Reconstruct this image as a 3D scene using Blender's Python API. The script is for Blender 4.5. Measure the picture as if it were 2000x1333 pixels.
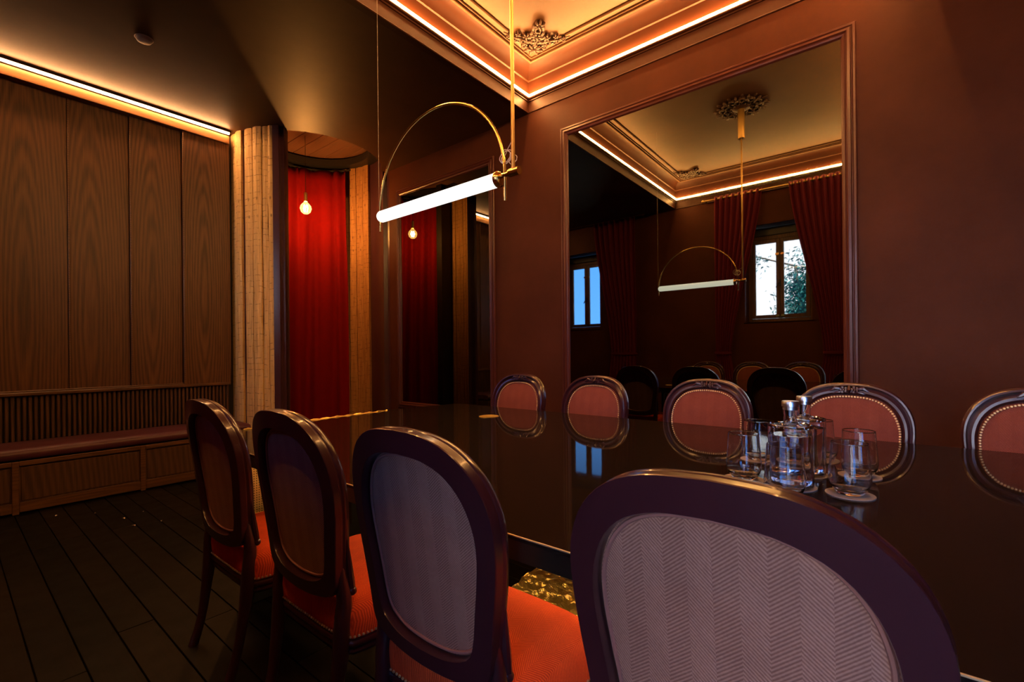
import bpy, bmesh, math, random
from mathutils import Vector, Matrix
for o in list(bpy.data.objects): bpy.data.objects.remove(o)
C = bpy.context.scene.collection
sc = bpy.context.scene
PI = math.pi
rnd = random.Random(7)
# ------------------------------------------------------------------ camera
cam = bpy.data.objects.new('camera', bpy.data.cameras.new('camera')); C.objects.link(cam)
cam.location = (0, 0, 1.154)
cam.rotation_euler = (Matrix.Rotation(math.radians(38.98), 4, 'Z') @ Matrix.Rotation(PI/2, 4, 'X') @ Matrix.Rotation(math.radians(-.566), 4, 'Z')).to_euler()
cam.data.sensor_width = 36.0; cam.data.lens = 36.0*905.5/2000
cam.data.shift_y = 20.8/2000; cam.data.clip_start = 0.02
cam.data.dof.use_dof = True; cam.data.dof.focus_distance = 2.9; cam.data.dof.aperture_fstop = 16.0
sc.camera = cam
# ------------------------------------------------------------------ world, sun, exposure
w = bpy.data.worlds.new('sky'); sc.world = w; w.use_nodes = True
nt = w.node_tree; nt.nodes.clear()
out = nt.nodes.new('ShaderNodeOutputWorld'); bg = nt.nodes.new('ShaderNodeBackground')
tc = nt.nodes.new('ShaderNodeTexCoord'); sep = nt.nodes.new('ShaderNodeSeparateXYZ')
ramp = nt.nodes.new('ShaderNodeValToRGB')
ramp.color_ramp.elements[0].position = 0.0; ramp.color_ramp.elements[0].color = (0.10, 0.34, 1.0, 1)
ramp.color_ramp.elements[1].position = 0.6; ramp.color_ramp.elements[1].color = (0.05, 0.24, 0.85, 1)
nt.links.new(tc.outputs['Generated'], sep.inputs[0]); nt.links.new(sep.outputs['Z'], ramp.inputs[0])
nt.links.new(ramp.outputs[0], bg.inputs[0]); bg.inputs[1].default_value = 2.0
nt.links.new(bg.outputs[0], out.inputs[0])
sd = bpy.data.lights.new('sun', 'SUN'); sd.energy = 12; sd.angle = 0.01; sd.color = (1, .96, .95)
sun = bpy.data.objects.new('sun', sd); C.objects.link(sun)
sun.rotation_euler = Vector((0.15, 0.60, 0.80)).to_track_quat('Z', 'Y').to_euler()
WIN = [(-1.27, .44, 1.57, 2.92), (-4.64, .42, 1.57, 2.92), (.60, .97, .06, 2.92)]   # window centre, half width, sill, head; third unseen, inferred, enlarged to light chair backs
for cx, hw, z0, z1 in WIN:                              # portals only guide the sampling of the sky
    ld = bpy.data.lights.new('sky_portal', 'AREA'); ld.shape = 'RECTANGLE'; ld.size = 2*hw; ld.size_y = z1-z0
    ld.cycles.is_portal = True
    lo = bpy.data.objects.new('sky_portal', ld); C.objects.link(lo)
    lo.location = (cx, -.79, (z0+z1)/2); lo.rotation_euler = (PI/2, 0, 0)
LED_S, LED_WOOD, BULB_W, TUBE_S = 115.0, 46.0, 40.0, .60
LED_COL = (1.0, .46, .13)
sc.view_settings.view_transform = 'Standard'; sc.view_settings.look = 'None'
sc.view_settings.gamma = 1.0; sc.view_settings.use_curve_mapping = False
sc.view_settings.exposure = 1.6
cy = sc.cycles
cy.use_denoising = True; cy.max_bounces = 28; cy.diffuse_bounces = 5; cy.glossy_bounces = 6
cy.transmission_bounces = 28; cy.transparent_max_bounces = 12; cy.sample_clamp_indirect = 4.0
cy.caustics_refractive = False; cy.caustics_reflective = False; cy.blur_glossy = 0.5

# ------------------------------------------------------------------ materials
def mat(name, col=(.5,.5,.5), rough=.5, metal=0., coat=0., ior=1.5, trans=0., emit=None, es=0., spec=.5):
    m = bpy.data.materials.new(name); m.use_nodes = True
    b = m.node_tree.nodes['Principled BSDF']
    b.inputs['Base Color'].default_value = (*col, 1); b.inputs['Roughness'].default_value = rough
    b.inputs['Metallic'].default_value = metal; b.inputs['Coat Weight'].default_value = coat
    b.inputs['Coat Roughness'].default_value = .08
    b.inputs['IOR'].default_value = ior; b.inputs['Transmission Weight'].default_value = trans
    b.inputs['Specular IOR Level'].default_value = spec
    if emit: b.inputs['Emission Color'].default_value = (*emit, 1); b.inputs['Emission Strength'].default_value = es
    return m
class N:
    """small node helper"""
    def __init__(s, m): s.m = m; s.t = m.node_tree; s.b = s.t.nodes['Principled BSDF']
    def n(s, t, **k):
        x = s.t.nodes.new(t)
        for a, v in k.items(): setattr(x, a, v)
        return x
    def l(s, a, b): s.t.links.new(a, b)
    def math(s, op, a, b=None, c=None):
        x = s.n('ShaderNodeMath', operation=op)
        for i, v in enumerate((a, b, c)):
            if v is None: continue
            if isinstance(v, (int, float)): x.inputs[i].default_value = v
            else: s.l(v, x.inputs[i])
        return x.outputs[0]
    def coord(s, kind='Object', scale=(1,1,1), loc=(0,0,0)):
        c = s.n('ShaderNodeTexCoord'); m = s.n('ShaderNodeMapping')
        m.inputs['Scale'].default_value = scale; m.inputs['Location'].default_value = loc
        s.l(c.outputs[kind], m.inputs[0]); return m.outputs[0]
    def noise(s, vec, scale, detail=3, rough=.5, dist=0):
        x = s.n('ShaderNodeTexNoise'); x.inputs['Scale'].default_value = scale; x.inputs['Detail'].default_value = detail
        x.inputs['Roughness'].default_value = rough; x.inputs['Distortion'].default_value = dist
        s.l(vec, x.inputs['Vector']); return x.outputs['Fac']
    def ramp(s, fac, stops):
        r = s.n('ShaderNodeValToRGB'); e = r.color_ramp.elements
        while len(e) < len(stops): e.new(.5)
        for i, (p, c) in enumerate(stops): e[i].position = p; e[i].color = (*c, 1) if len(c) == 3 else c
        s.l(fac, r.inputs[0]); return r.outputs[0]
    def mix(s, fac, a, b, mode='MIX'):
        x = s.n('ShaderNodeMix', data_type='RGBA', blend_type=mode)
        if isinstance(fac, (int, float)): x.inputs['Factor'].default_value = fac
        else: s.l(fac, x.inputs['Factor'])
        for i, v in ((6, a), (7, b)):
            if isinstance(v, tuple): x.inputs[i].default_value = (*v, 1)
            else: s.l(v, x.inputs[i])
        return x.outputs[2]
    def color(s, c): s.l(c, s.b.inputs['Base Color'])
    def rough(s, c): s.l(c, s.b.inputs['Roughness'])
    def bump(s, h, strength=.3, dist=.01):
        x = s.n('ShaderNodeBump'); x.inputs['Strength'].default_value = strength; x.inputs['Distance'].default_value = dist
        s.l(h, x.inputs['Height']); s.l(x.outputs[0], s.b.inputs['Normal'])
def painted(name, col, rough=.5, var=.18, spec=.4):
    m = mat(name, col, rough, spec=spec); g = N(m); v = g.coord('Object')
    f = g.noise(v, 2.2, 4, .6)
    g.color(g.ramp(f, [(.3, tuple(c*(1-var) for c in col)), (.7, tuple(c*(1+var) for c in col))]))
    g.bump(g.noise(v, 90, 3), .08, .003); return m
def walnut(name, dark, light, axis='z', rough=.45, seed=0.):
    m = mat(name, light, rough, spec=.35); g = N(m)
    sc3 = {'z': (5.0, 5.0, .42), 'x': (.42, 5.0, 5.0), 'y': (5.0, .42, 5.0)}[axis]
    info = g.n('ShaderNodeObjectInfo')
    v = g.coord('Object', sc3); add = g.n('ShaderNodeVectorMath', operation='ADD'); g.l(v, add.inputs[0])
    cmb = g.n('ShaderNodeCombineXYZ'); r = g.math('MULTIPLY', info.outputs['Random'], 7.0)
    for i in range(3): g.l(g.math('MULTIPLY_ADD', r, (.06, .06, .05)[i], seed), cmb.inputs[i])
    g.l(cmb.outputs[0], add.inputs[1]); v = add.outputs[0]
    nz = g.noise(v, 1.3, 2, .5)
    wv = g.n('ShaderNodeTexWave', wave_type='RINGS', rings_direction='SPHERICAL'); wv.inputs['Scale'].default_value = 3.2
    wv.inputs['Distortion'].default_value = 3.0; wv.inputs['Detail'].default_value = 3; wv.inputs['Detail Scale'].default_value = 1.3
    g.l(v, wv.inputs['Vector'])
    fine = g.noise(g.coord('Object', tuple(40 if c > 1 else 1.2 for c in sc3)), 3.0, 4, .65)
    f = g.math('MULTIPLY_ADD', wv.outputs['Fac'], .26, g.math('MULTIPLY_ADD', fine, .75, g.math('MULTIPLY', nz, .2)))
    g.color(g.ramp(f, [(.28, dark), (.85, light)])); g.bump(fine, .12, .002); return m
def herring(name, plane, a, b, sw=.06):
    m = mat(name, b, .88, spec=.2); g = N(m)
    c = g.n('ShaderNodeTexCoord'); s = g.n('ShaderNodeSeparateXYZ'); g.l(c.outputs['Object'], s.inputs[0])
    u, v = s.outputs['X'], s.outputs['Z' if plane == 'xz' else 'Y']
    W, P = .034, .0060
    st = g.math('MODULO', g.math('FLOOR', g.math('DIVIDE', g.math('ADD', u, 3.0), W)), 2.0)
    sg = g.math('MULTIPLY_ADD', st, 2.0, -1.0)
    ph = g.math('ADD', v, g.math('MULTIPLY', sg, g.math('MULTIPLY', u, .9)))
    line = g.math('MULTIPLY_ADD', g.math('SINE', g.math('MULTIPLY', ph, 2*PI/P)), .5, .5)
    vec = g.coord('Object')
    slub = g.noise(g.coord('Object', (1, 1, 1)), 260, 2); big = g.noise(vec, 16, 3)
    f = g.math('MULTIPLY_ADD', line, .62, g.math('MULTIPLY_ADD', slub, .42, g.math('MULTIPLY', st, sw)))
    f = g.math('ADD', f, g.math('MULTIPLY_ADD', big, .36, -.24))
    g.color(g.ramp(f, [(.18, a), (.95, b)])); g.bump(line, .35, .0012)
    g.b.inputs['Sheen Weight'].default_value = .25; g.b.inputs['Sheen Roughness'].default_value = .5
    g.b.inputs['Sheen Tint'].default_value = (*b, 1)
    return m
M = {}
M['wall'] = painted('burgundy_wall_paint', (.070, .0215, .0105), .5, spec=.08)
M['ceil'] = painted('brown_ceiling_paint', (.062, .026, .010), .5, spec=.2)
M['tray'] = painted('tray_ceiling_paint', (.088, .034, .0088), .6)
M['cove'] = painted('cove_paint', (.045, .0125, .0048), .5, spec=.2)
M['trim'] = painted('burgundy_trim_paint', (.075, .020, .013), .34, .1, .35)
M['orn'] = painted('plaster_ornament_shaded', (.055, .022, .011), .5, .25)  # dark colour carries the shading of the relief
M['jamb'] = painted('aubergine_jamb_paint', (.055, .020, .028), .3)
M['dark'] = mat('black_steel', (.012, .011, .010), .45)
M['walnut'] = walnut('walnut_veneer', (.026, .009, .003), (.135, .050, .014), 'z')
M['walnut_h'] = walnut('walnut_bench', (.03, .013, .006), (.10, .046, .020), 'z', seed=3.)
M['walnut_y'] = walnut('walnut_moulding', (.05, .022, .009), (.14, .062, .024), 'y', .4)
M['cornice'] = walnut('oak_cornice', (.12, .05, .013), (.24, .105, .03), 'y', .5)
M['chairwood'] = mat('burgundy_lacquered_wood', (.040, .0105, .016), .28, coat=.45)
M['herr_back'] = herring('herringbone_back', 'xz', (.20, .090, .066), (.43, .225, .170), .09)
M['herr_front'] = herring('herringbone_front', 'xz', (.14, .032, .024), (.28, .080, .058))  # same cloth as the seat, darkened to offset strong light on it
M['herr_seat'] = herring('herringbone_seat_lit', 'xy', (.56, .050, .012), (.98, .130, .030))  # same cloth, orange raised to carry the warm light on the seats
M['welt'] = mat('mauve_piping', (.30, .13, .11), .6)
M['brass'] = mat('polished_brass', (.80, .50, .16), .18, 1.)
M['rod'] = mat('satin_brass', (.42, .26, .085), .36, 1.)
M['nail'] = mat('antique_nail', (.85, .60, .32), .45, .75)
M['table'] = mat('black_gloss_lacquer', (.010, .007, .006), .035, ior=1.25)
M['velvet'] = mat('red_velvet', (.15, .0018, .0014), .9, spec=.1)
g = N(M['velvet']); g.b.inputs['Sheen Weight'].default_value = .06; g.b.inputs['Sheen Tint'].default_value = (1, .06, .04, 1)
M['velvet2'] = mat('wine_velvet', (.095, .009, .018), .85, spec=.15)
g = N(M['velvet2']); g.b.inputs['Sheen Weight'].default_value = .3; g.b.inputs['Sheen Tint'].default_value = (1, .15, .3, 1)
M['cushion'] = painted('plum_leather', (.085, .022, .034), .42, .25)
M['glass'] = mat('clear_glass', (.97, .98, .98), 0., trans=1., ior=1.45)
M['water'] = mat('still_water', (.93, .93, .97), 0., trans=1., ior=1.33)
M['steel'] = mat('brushed_steel_cap', (.62, .65, .68), .28, 1.)
M['coaster'] = painted('grey_paper_coaster', (.30, .25, .22), .8)
M['mirror'] = mat('smoked_mirror', (.25, .26, .215), 0.015, 1.)
M['frame_wood'] = walnut('window_wood', (.05, .02, .01), (.15, .07, .03), 'z')
m = bpy.data.materials.new('window_pane'); m.use_nodes = True; t = m.node_tree; t.nodes.clear()
o_ = t.nodes.new('ShaderNodeOutputMaterial'); tr = t.nodes.new('ShaderNodeBsdfTransparent'); gs = t.nodes.new('ShaderNodeBsdfGlossy'); gs.inputs['Roughness'].default_value = 0.
fr_ = t.nodes.new('ShaderNodeFresnel'); fr_.inputs[0].default_value = 1.5; mx = t.nodes.new('ShaderNodeMixShader')
t.links.new(fr_.outputs[0], mx.inputs[0]); t.links.new(tr.outputs[0], mx.inputs[1]); t.links.new(gs.outputs[0], mx.inputs[2]); t.links.new(mx.outputs[0], o_.inputs[0]); M['pane'] = m
M['facade'] = painted('white_render', (.62, .60, .60), .9, .04)
M['leaf'] = mat('leaf_green', (.02, .15, .13), .5)
M['leaf2'] = mat('palm_green', (.10, .34, .22), .45)
M['bark'] = mat('bark', (.10, .07, .05), .9)
M['led'] = mat('led_diffuser', (.8, .8, .8), .5, emit=LED_COL, es=LED_S)
M['led2'] = mat('led_diffuser_panelling', (.8, .8, .8), .5, emit=(1.0, .46, .17), es=LED_WOOD)
M['tube'] = mat('opal_glass_tube', (.1, .1, .1), .4, emit=(1.0, .95, .84), es=TUBE_S)
M['filament'] = mat('filament', (1, .8, .5), .5, emit=(1, .72, .38), es=30)
M['scrap'] = mat('pale_paper_scrap', (.5, .42, .36), .7)
M['plastic'] = mat('grey_plastic', (.62, .54, .48), .5)
M['wire'] = mat('thin_steel_wire', (.35, .30, .26), .5, .5)
# bulb glass: partly clear, glowing
m = bpy.data.materials.new('glowing_bulb_glass'); m.use_nodes = True; t = m.node_tree; t.nodes.clear()
o_ = t.nodes.new('ShaderNodeOutputMaterial'); tr = t.nodes.new('ShaderNodeBsdfTransparent'); em = t.nodes.new('ShaderNodeEmission')
mx = t.nodes.new('ShaderNodeMixShader'); lw = t.nodes.new('ShaderNodeLayerWeight'); lw.inputs[0].default_value = .35
em.inputs[0].default_value = (1, .50, .12, 1); em.inputs[1].default_value = 1.5
mm = t.nodes.new('ShaderNodeMath'); mm.operation = 'MULTIPLY_ADD'; mm.inputs[1].default_value = .75; mm.inputs[2].default_value = .22
t.links.new(lw.outputs['Facing'], mm.inputs[0]); t.links.new(mm.outputs[0], mx.inputs[0])
t.links.new(tr.outputs[0], mx.inputs[1]); t.links.new(em.outputs[0], mx.inputs[2]); t.links.new(mx.outputs[0], o_.inputs[0])
M['bulb'] = m
# floor planks
m = mat('dark_floor_boards', (.03, .018, .01), .33, spec=.12); g = N(m)
info = g.n('ShaderNodeObjectInfo'); fine = g.noise(g.coord('Object', (1.5, 34, 34)), 2.6, 5, .65)
f = g.math('ADD', g.math('MULTIPLY', fine, .8), g.math('MULTIPLY_ADD', info.outputs['Random'], .4, -.15))
g.color(g.ramp(f, [(.2, (.002, .002, .0015)), (.75, (.011, .0058, .0025))]))
g.rough(g.math('MULTIPLY_ADD', g.noise(g.coord('Object', (1, 1, 1)), 9, 4), .3, .38)); g.bump(fine, .15, .002); M['floor'] = m
# bare lath boards: knotty wood with horizontal nail lines
def boards(name, a, b):
    m = mat(name, b, .7, spec=.25); g = N(m); v = g.coord('Object')
    info = g.n('ShaderNodeObjectInfo')
    s = g.n('ShaderNodeSeparateXYZ'); g.l(v, s.inputs[0])
    wob = g.noise(g.coord('Object', (6, 6, 2)), 2.0, 3)
    zz = g.math('ADD', s.outputs['Z'], g.math('MULTIPLY_ADD', wob, .05, g.math('MULTIPLY', info.outputs['Random'], .06)))
    fr = g.math('ABSOLUTE', g.math('SUBTRACT', g.math('FRACT', g.math('DIVIDE', zz, .062)), .5))
    br = g.noise(g.coord('Object', (12, 12, 30)), 1.6, 3, .7)
    dash = g.math('MULTIPLY', g.math('GREATER_THAN', fr, .44), g.ramp(br, [(.48, (0, 0, 0)), (.60, (1, 1, 1))]))
    grain = g.noise(g.coord('Object', (30, 30, 1.6)), 2.4, 4, .6, .4)
    knot = g.n('ShaderNodeTexVoronoi'); knot.inputs['Scale'].default_value = 9; g.l(g.coord('Object', (1, 1, .55)), knot.inputs['Vector'])
    kd = g.ramp(knot.outputs['Distance'], [(.04, (1, 1, 1)), (.12, (0, 0, 0))])
    c = g.ramp(grain, [(.3, a), (.7, b)])
    c = g.mix(g.math('MULTIPLY', dash, .75), c, tuple(x*.35 for x in a)); c = g.mix(g.math('MULTIPLY', kd, .7), c, tuple(x*.3 for x in a))
    g.color(c); g.bump(g.math('SUBTRACT', grain, dash), .4, .006); return m
M['lath'] = boards('bare_partition_boards_lit', (.50, .31, .115), (.82, .57, .24))  # bare boards lightened, the colour standing in for light on them
M['lath2'] = boards('bare_alcove_boards', (.22, .10, .035), (.42, .22, .08))  # same boards in a darker copy, toned down against the bulb
M['soffit'] = walnut('alcove_ceiling_boards', (.10, .05, .03), (.14, .06, .03), 'x', .6)
# hammered brass
m = mat('hammered_brass', (.92, .66, .18), .30, .85); g = N(m)
v = g.n('ShaderNodeTexVoronoi', feature='SMOOTH_F1'); v.inputs['Scale'].default_value = 26; g.l(g.coord('Object'), v.inputs['Vector'])
g.bump(g.math('ADD', v.outputs['Distance'], g.noise(g.coord('Object'), 22, 3)), 1., .035); M['hammer'] = m
m = mat('perforated_brass', (.62, .40, .14), .4, 1.); g = N(m)
v = g.n('ShaderNodeTexVoronoi'); v.inputs['Randomness'].default_value = 0; v.inputs['Scale'].default_value = 90; g.l(g.coord('Object'), v.inputs['Vector'])
g.color(g.ramp(v.outputs['Distance'], [(.20, (.10, .06, .02)), (.27, (.85, .58, .24))])); M['perf'] = m

# ------------------------------------------------------------------ mesh helpers
def catmull(pts, n, closed=False):
    P = [Vector(p) for p in pts]; L = len(P); out_ = []
    segs = L if closed else L-1
    for i in range(segs):
        if closed: a, b, c, d = P[(i-1) % L], P[i], P[(i+1) % L], P[(i+2) % L]
        else: a, b, c, d = P[max(i-1, 0)], P[i], P[i+1], P[min(i+2, L-1)]
        for k in range(n):
            t_ = k/n
            out_.append(.5*((2*b)+(-a+c)*t_+(2*a-5*b+4*c-d)*t_*t_+(-a+3*b-3*c+d)*t_**3))
    if not closed: out_.append(P[-1].copy())
    return out_
def resample(pts, n, closed=False):
    P = pts+[pts[0]] if closed else pts
    L = [0]
    for i in range(1, len(P)): L.append(L[-1]+(P[i]-P[i-1]).length)
    T = L[-1]; res = []; j = 0
    for k in range(n):
        s = T*k/(n if closed else n-1)
        while j < len(P)-2 and L[j+1] < s: j += 1
        f_ = (s-L[j])/max(L[j+1]-L[j], 1e-9); res.append(P[j].lerp(P[j+1], min(max(f_, 0), 1)))
    return res
class MB:
    def __init__(s): s.v = []; s.f = []
    def add(s, v, f):
        o = len(s.v); s.v += [tuple(x) for x in v]; s.f += [tuple(i+o for i in q) for q in f]; return s
    def box(s, c, d, rot=0., bev=0.):
        x, y, z = d[0]/2, d[1]/2, d[2]/2
        if bev <= 0:
            vs = [(i*x, j*y, k*z) for i in (-1, 1) for j in (-1, 1) for k in (-1, 1)]
            fs = [(0,1,3,2),(4,6,7,5),(0,4,5,1),(2,3,7,6),(0,2,6,4),(1,5,7,3)]
        else:
            b = min(bev, x*.9, y*.9, z*.9); vs = []; 
            bm = bmesh.new(); bmesh.ops.create_cube(bm, size=1)
            for q in bm.verts: q.co = Vector((q.co.x*d[0], q.co.y*d[1], q.co.z*d[2]))
            bmesh.ops.bevel(bm, geom=list(bm.edges), offset=b, segments=1, affect='EDGES')
            bm.verts.index_update(); vs = [tuple(q.co) for q in bm.verts]; fs = [tuple(q.index for q in f.verts) for f in bm.faces]; bm.free()
        ca, sa = math.cos(rot), math.sin(rot)
        return s.add([(c[0]+p[0]*ca-p[1]*sa, c[1]+p[0]*sa+p[1]*ca, c[2]+p[2]) for p in vs], fs)
    def rings(s, R, closed=True, cap=True):
        """list of equal length rings"""
        n = len(R[0]); vs = [p for r in R for p in r]; fs = []
        for i in range(len(R)-1):
            for j in range(n if closed else n-1):
                k = (j+1) % n; fs.append((i*n+j, i*n+k, (i+1)*n+k, (i+1)*n+j))
        if cap and closed:
            fs.append(tuple(range(n-1, -1, -1))); fs.append(tuple((len(R)-1)*n+j for j in range(n)))
        return s.add(vs, fs)
    def lathe(s, prof, n=32, c=(0, 0, 0), cap=False):
        R = [[(c[0]+r*math.cos(2*PI*j/n), c[1]+r*math.sin(2*PI*j/n), c[2]+z) for j in range(n)] for r, z in prof]
        return s.rings(R, True, cap)
    def tube(s, pts, rad, n=8, closed=False):
        P = [Vector(p) for p in pts]; L = len(P); R = []; up = None
        for i in range(L):
            if closed: d = (P[(i+1) % L]-P[i-1])
            else: d = P[min(i+1, L-1)]-P[max(i-1, 0)]
            d.normalize()
            if up is None: up = Vector((0, 0, 1)) if abs(d.z) < .9 else Vector((1, 0, 0))
            a = (up-d*up.dot(d)); a.normalize(); up = a; b = d.cross(a)
            r = rad[i] if isinstance(rad, (list, tuple)) else rad
            R.append([P[i]+a*(r*math.cos(2*PI*j/n))+b*(r*math.sin(2*PI*j/n)) for j in range(n)])
        if closed: R.append(R[0]); return s.rings(R, True, False)
        return s.rings(R, True, True)
    def ell(s, c, r, n=8, m=5, rot=0.):
        R = []
        ca, sa = math.cos(rot), math.sin(rot)
        for i in range(1, m):
            th = PI*i/m; ring = []
            for j in range(n):
                ph = 2*PI*j/n; x = r[0]*math.sin(th)*math.cos(ph); y = r[1]*math.sin(th)*math.sin(ph)
                ring.append((c[0]+x*ca-y*sa, c[1]+x*sa+y*ca, c[2]-r[2]*math.cos(th)))
            R.append(ring)
        return s.rings(R, True, True)
    def warp(s, fn): s.v = [fn(*p) for p in s.v]; return s
    def build(s, name, m, parent=None, loc=(0, 0, 0), rot=0., smooth=False, ang=40):
        me = bpy.data.meshes.new(name); me.from_pydata([tuple(p) for p in s.v], [], s.f); me.update()
        bm = bmesh.new(); bm.from_mesh(me); bmesh.ops.recalc_face_normals(bm, faces=bm.faces); bm.to_mesh(me); bm.free()
        me.materials.append(m)
        if smooth:
            me.polygons.foreach_set('use_smooth', [True]*len(me.polygons))
            if ang < 180: me.set_sharp_from_angle(angle=math.radians(ang))
        o = bpy.data.objects.new(name, me); C.objects.link(o); o.location = loc; o.rotation_euler.z = rot
        if parent: o.parent = parent
        return o
def prism(poly, z0, z1):
    bm = bmesh.new(); vs = [bm.verts.new((x, y, z0)) for x, y in poly]; f_ = bm.faces.new(vs)
    r = bmesh.ops.extrude_face_region(bm, geom=[f_]); bmesh.ops.translate(bm, vec=(0, 0, z1-z0), verts=[e for e in r['geom'] if isinstance(e, bmesh.types.BMVert)])
    bmesh.ops.triangulate(bm, faces=[f for f in bm.faces if len(f.verts) > 4]); bm.verts.index_update()
    mb = MB(); mb.add([tuple(q.co) for q in bm.verts], [tuple(q.index for q in f.verts) for f in bm.faces]); bm.free(); return mb
def thing(name, label, cat, loc=(0, 0, 0), rz=0., group=None):
    o = bpy.data.objects.new(name, None); C.objects.link(o); o.location = loc; o.rotation_euler.z = rz; o.empty_display_size = .1
    o['label'] = label; o['category'] = cat
    if group: o['group'] = group
    return o
def tag(o, label, cat, group=None):
    o['label'] = label; o['category'] = cat
    if group: o['group'] = group
    return o
def struct(o): o['kind'] = 'structure'; return o
def copy_tree(o, parent=None):
    c = o.copy(); C.objects.link(c)
    if parent: c.parent = parent
    for ch in list(o.children): copy_tree(ch, c)
    return c

# ------------------------------------------------------------------ room numbers
YB, YF = -.42, 3.737          # window wall, mirror wall
XL, XR = -5.55, 2.60         # walnut wall plane, right end wall
TX0, TX1 = -2.783, .20        # raised tray ceiling
ZL, ZT = 3.54, 3.965          # lower ceiling, tray ceiling
AC = (-5.53, 2.94); RI, RO = .84, .92
A0, A1 = math.radians(-46), math.radians(62)
def pol(r, a): return (AC[0]+r*math.cos(a), AC[1]+r*math.sin(a))
# floor
fl = struct(prism([(XL-.9, YB-.35), (XR+.1, YB-.35), (XR+.1, YF+.3), (XL-.9, YF+.3)], -.12, -.02).build('floor', M['dark']))
pw = .125; y = YB+.005; row = 0
while y < 3.98:
    x = XL-.8+rnd.uniform(-.9, 0) if y > 2 else XL-.1-rnd.uniform(0, .9)
    while x < XR:
        L = rnd.uniform(1.5, 2.5); x1 = min(x+L, XR)
        if x1-x > .05 and y+pw < 4.0:
            MB().box((0, 0, 0), (x1-x-.004, pw-.004, .02), bev=.0015).build('plank', M['floor'], fl, ((x+x1)/2, y+pw/2, -.010+rnd.uniform(-.0008, .0008)))
        x = x1
    y += pw
# mirror wall (right), back wall with windows, end wall, walnut wall backing
ww = MB().box(((-5.10+XR)/2, YF+.06, 2.0), (XR+5.10, .12, 4.0)); struct(ww.build('wall_right', M['wall']))
bw = MB(); xs = [XL-.2]
for cx, hw, z0, z1 in sorted(WIN): xs += [cx-hw, cx+hw]
xs.append(XR+.1)
for i in range(0, len(xs), 2): bw.box(((xs[i]+xs[i+1])/2, YB-.175, 2.), (xs[i+1]-xs[i], .35, 4.))
for cx, hw, z0, z1 in WIN:
    bw.box((cx, YB-.175, z0/2), (2*hw, .35, z0)); bw.box((cx, YB-.175, (z1+.13+4)/2), (2*hw, .35, 4-z1-.13))
struct(bw.build('wall_back', M['wall']))
struct(MB().box((XR+.06, (YB+YF)/2, 2.), (.12, YF-YB+.6, 4.)).build('wall_end', M['wall']))
wl = struct(MB().box((XL-.08, (YB+2.2)/2, 2.), (.12, 2.2-YB+.3, 4.)).build('wall_left', M['dark']))
# lower ceiling with the round cut of the alcove, and the part right of the tray
NA = 40
arc = [pol(RI-.02, A1+(-PI/2-A1)*i/NA) for i in range(NA+1)]
poly = [(TX0, YB-.3), (TX0, YF+.1), (-5.10, YF+.1)]+arc+[(XL-.2, arc[-1][1]), (XL-.2, YB-.3)]
struct(prism(poly, ZL, ZL+.06).build('ceiling', M['ceil']))
struct(prism([(TX1, YB-.3), (XR+.1, YB-.3), (XR+.1, YF+.1), (TX1, YF+.1)], ZL, ZL+.06).build('ceiling_side', M['ceil']))
struct(prism([(TX0-.3, YB-.3), (TX1+.3, YB-.3), (TX1+.3, YF+.12), (TX0-.3, YF+.12)], ZT, ZT+.06).build('ceiling_tray', M['tray']))
# upstand of the tray, four sides
def cove_side(p0, p1, n):
    """profile d (into the tray), z swept from p0 to p1; mitred"""
    pr = [(-.05, ZL-.001), (.006, ZL-.001), (.012, ZL+.004), (.006, ZL+.012), (.006, 3.650), (.016, 3.652), (.016, 3.664), (.030, 3.668), (.036, 3.676), (.036, 3.684), (.012, 3.690),
          (.006, 3.75), (.006, 3.850), (.018, 3.856), (.020, 3.876), (.030, 3.912), (.050, 3.940), (.078, 3.958), (.105, ZT), (-.05, ZT)]
    t_ = Vector(p1)-Vector(p0); t_.normalize()
    R = []
    for p, sgn in ((p0, 1), (p1, -1)):
        R.append([(p[0]+n[0]*d+t_[0]*d*sgn, p[1]+n[1]*d+t_[1]*d*sgn, z) for d, z in pr])
    return MB().rings(R, True, True)
Q = [(TX0, YB), (TX1, YB), (TX1, YF), (TX0, YF)]; NR = [(0, 1), (-1, 0), (0, -1), (1, 0)]
led = thing('led_strip', 'bright warm LED line running round the raised ceiling above the dining table', 'light strip', ((TX0+TX1)/2, (YB+YF)/2, 3.69))
for i in range(4):
    p0, p1 = Q[i], Q[(i+1) % 4]
    struct(cove_side(p0, p1, NR[i]).build('trim_%d' % (i+1), M['cove'], smooth=True, ang=35))
    t_ = (Vector(p1)-Vector(p0)).normalized(); n = NR[i]; c = led.location
    R = []
    for p, sgn in ((p0, 1), (p1, -1)):
        R.append([(p[0]+n[0]*d+t_[0]*d*sgn-c.x, p[1]+n[1]*d+t_[1]*d*sgn-c.y, z-c.z) for d, z in ((.022, 3.685), (.042, 3.6855), (.042, 3.702), (.022, 3.706))])
    MB().rings(R, True, True).build('light_diffuser', M['led'], led)
# ceiling moulding frame
def ring_rect(x0, y0, x1, y1, w_, z0, z1):
    mb = MB(); prof = [(0, z1), (0, z0), (w_*.3, z0-.004), (w_*.7, z0-.004), (w_, z0), (w_, z1)]
    pts = [(x0, y0, 1, 1), (x1, y0, -1, 1), (x1, y1, -1, -1), (x0, y1, 1, -1), (x0, y0, 1, 1)]
    return mb.rings([[(px+sx*d, py+sy*d, z) for d, z in prof] for px, py, sx, sy in pts], True, False)
mo = ring_rect(TX0+.115, YB+.115, TX1-.115, YF-.115, .022, ZT-.022, ZT)
q = ring_rect(TX0+.155, YB+.155, TX1-.155, YF-.155, .010, ZT-.012, ZT); mo.add(q.v, q.f)
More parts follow.
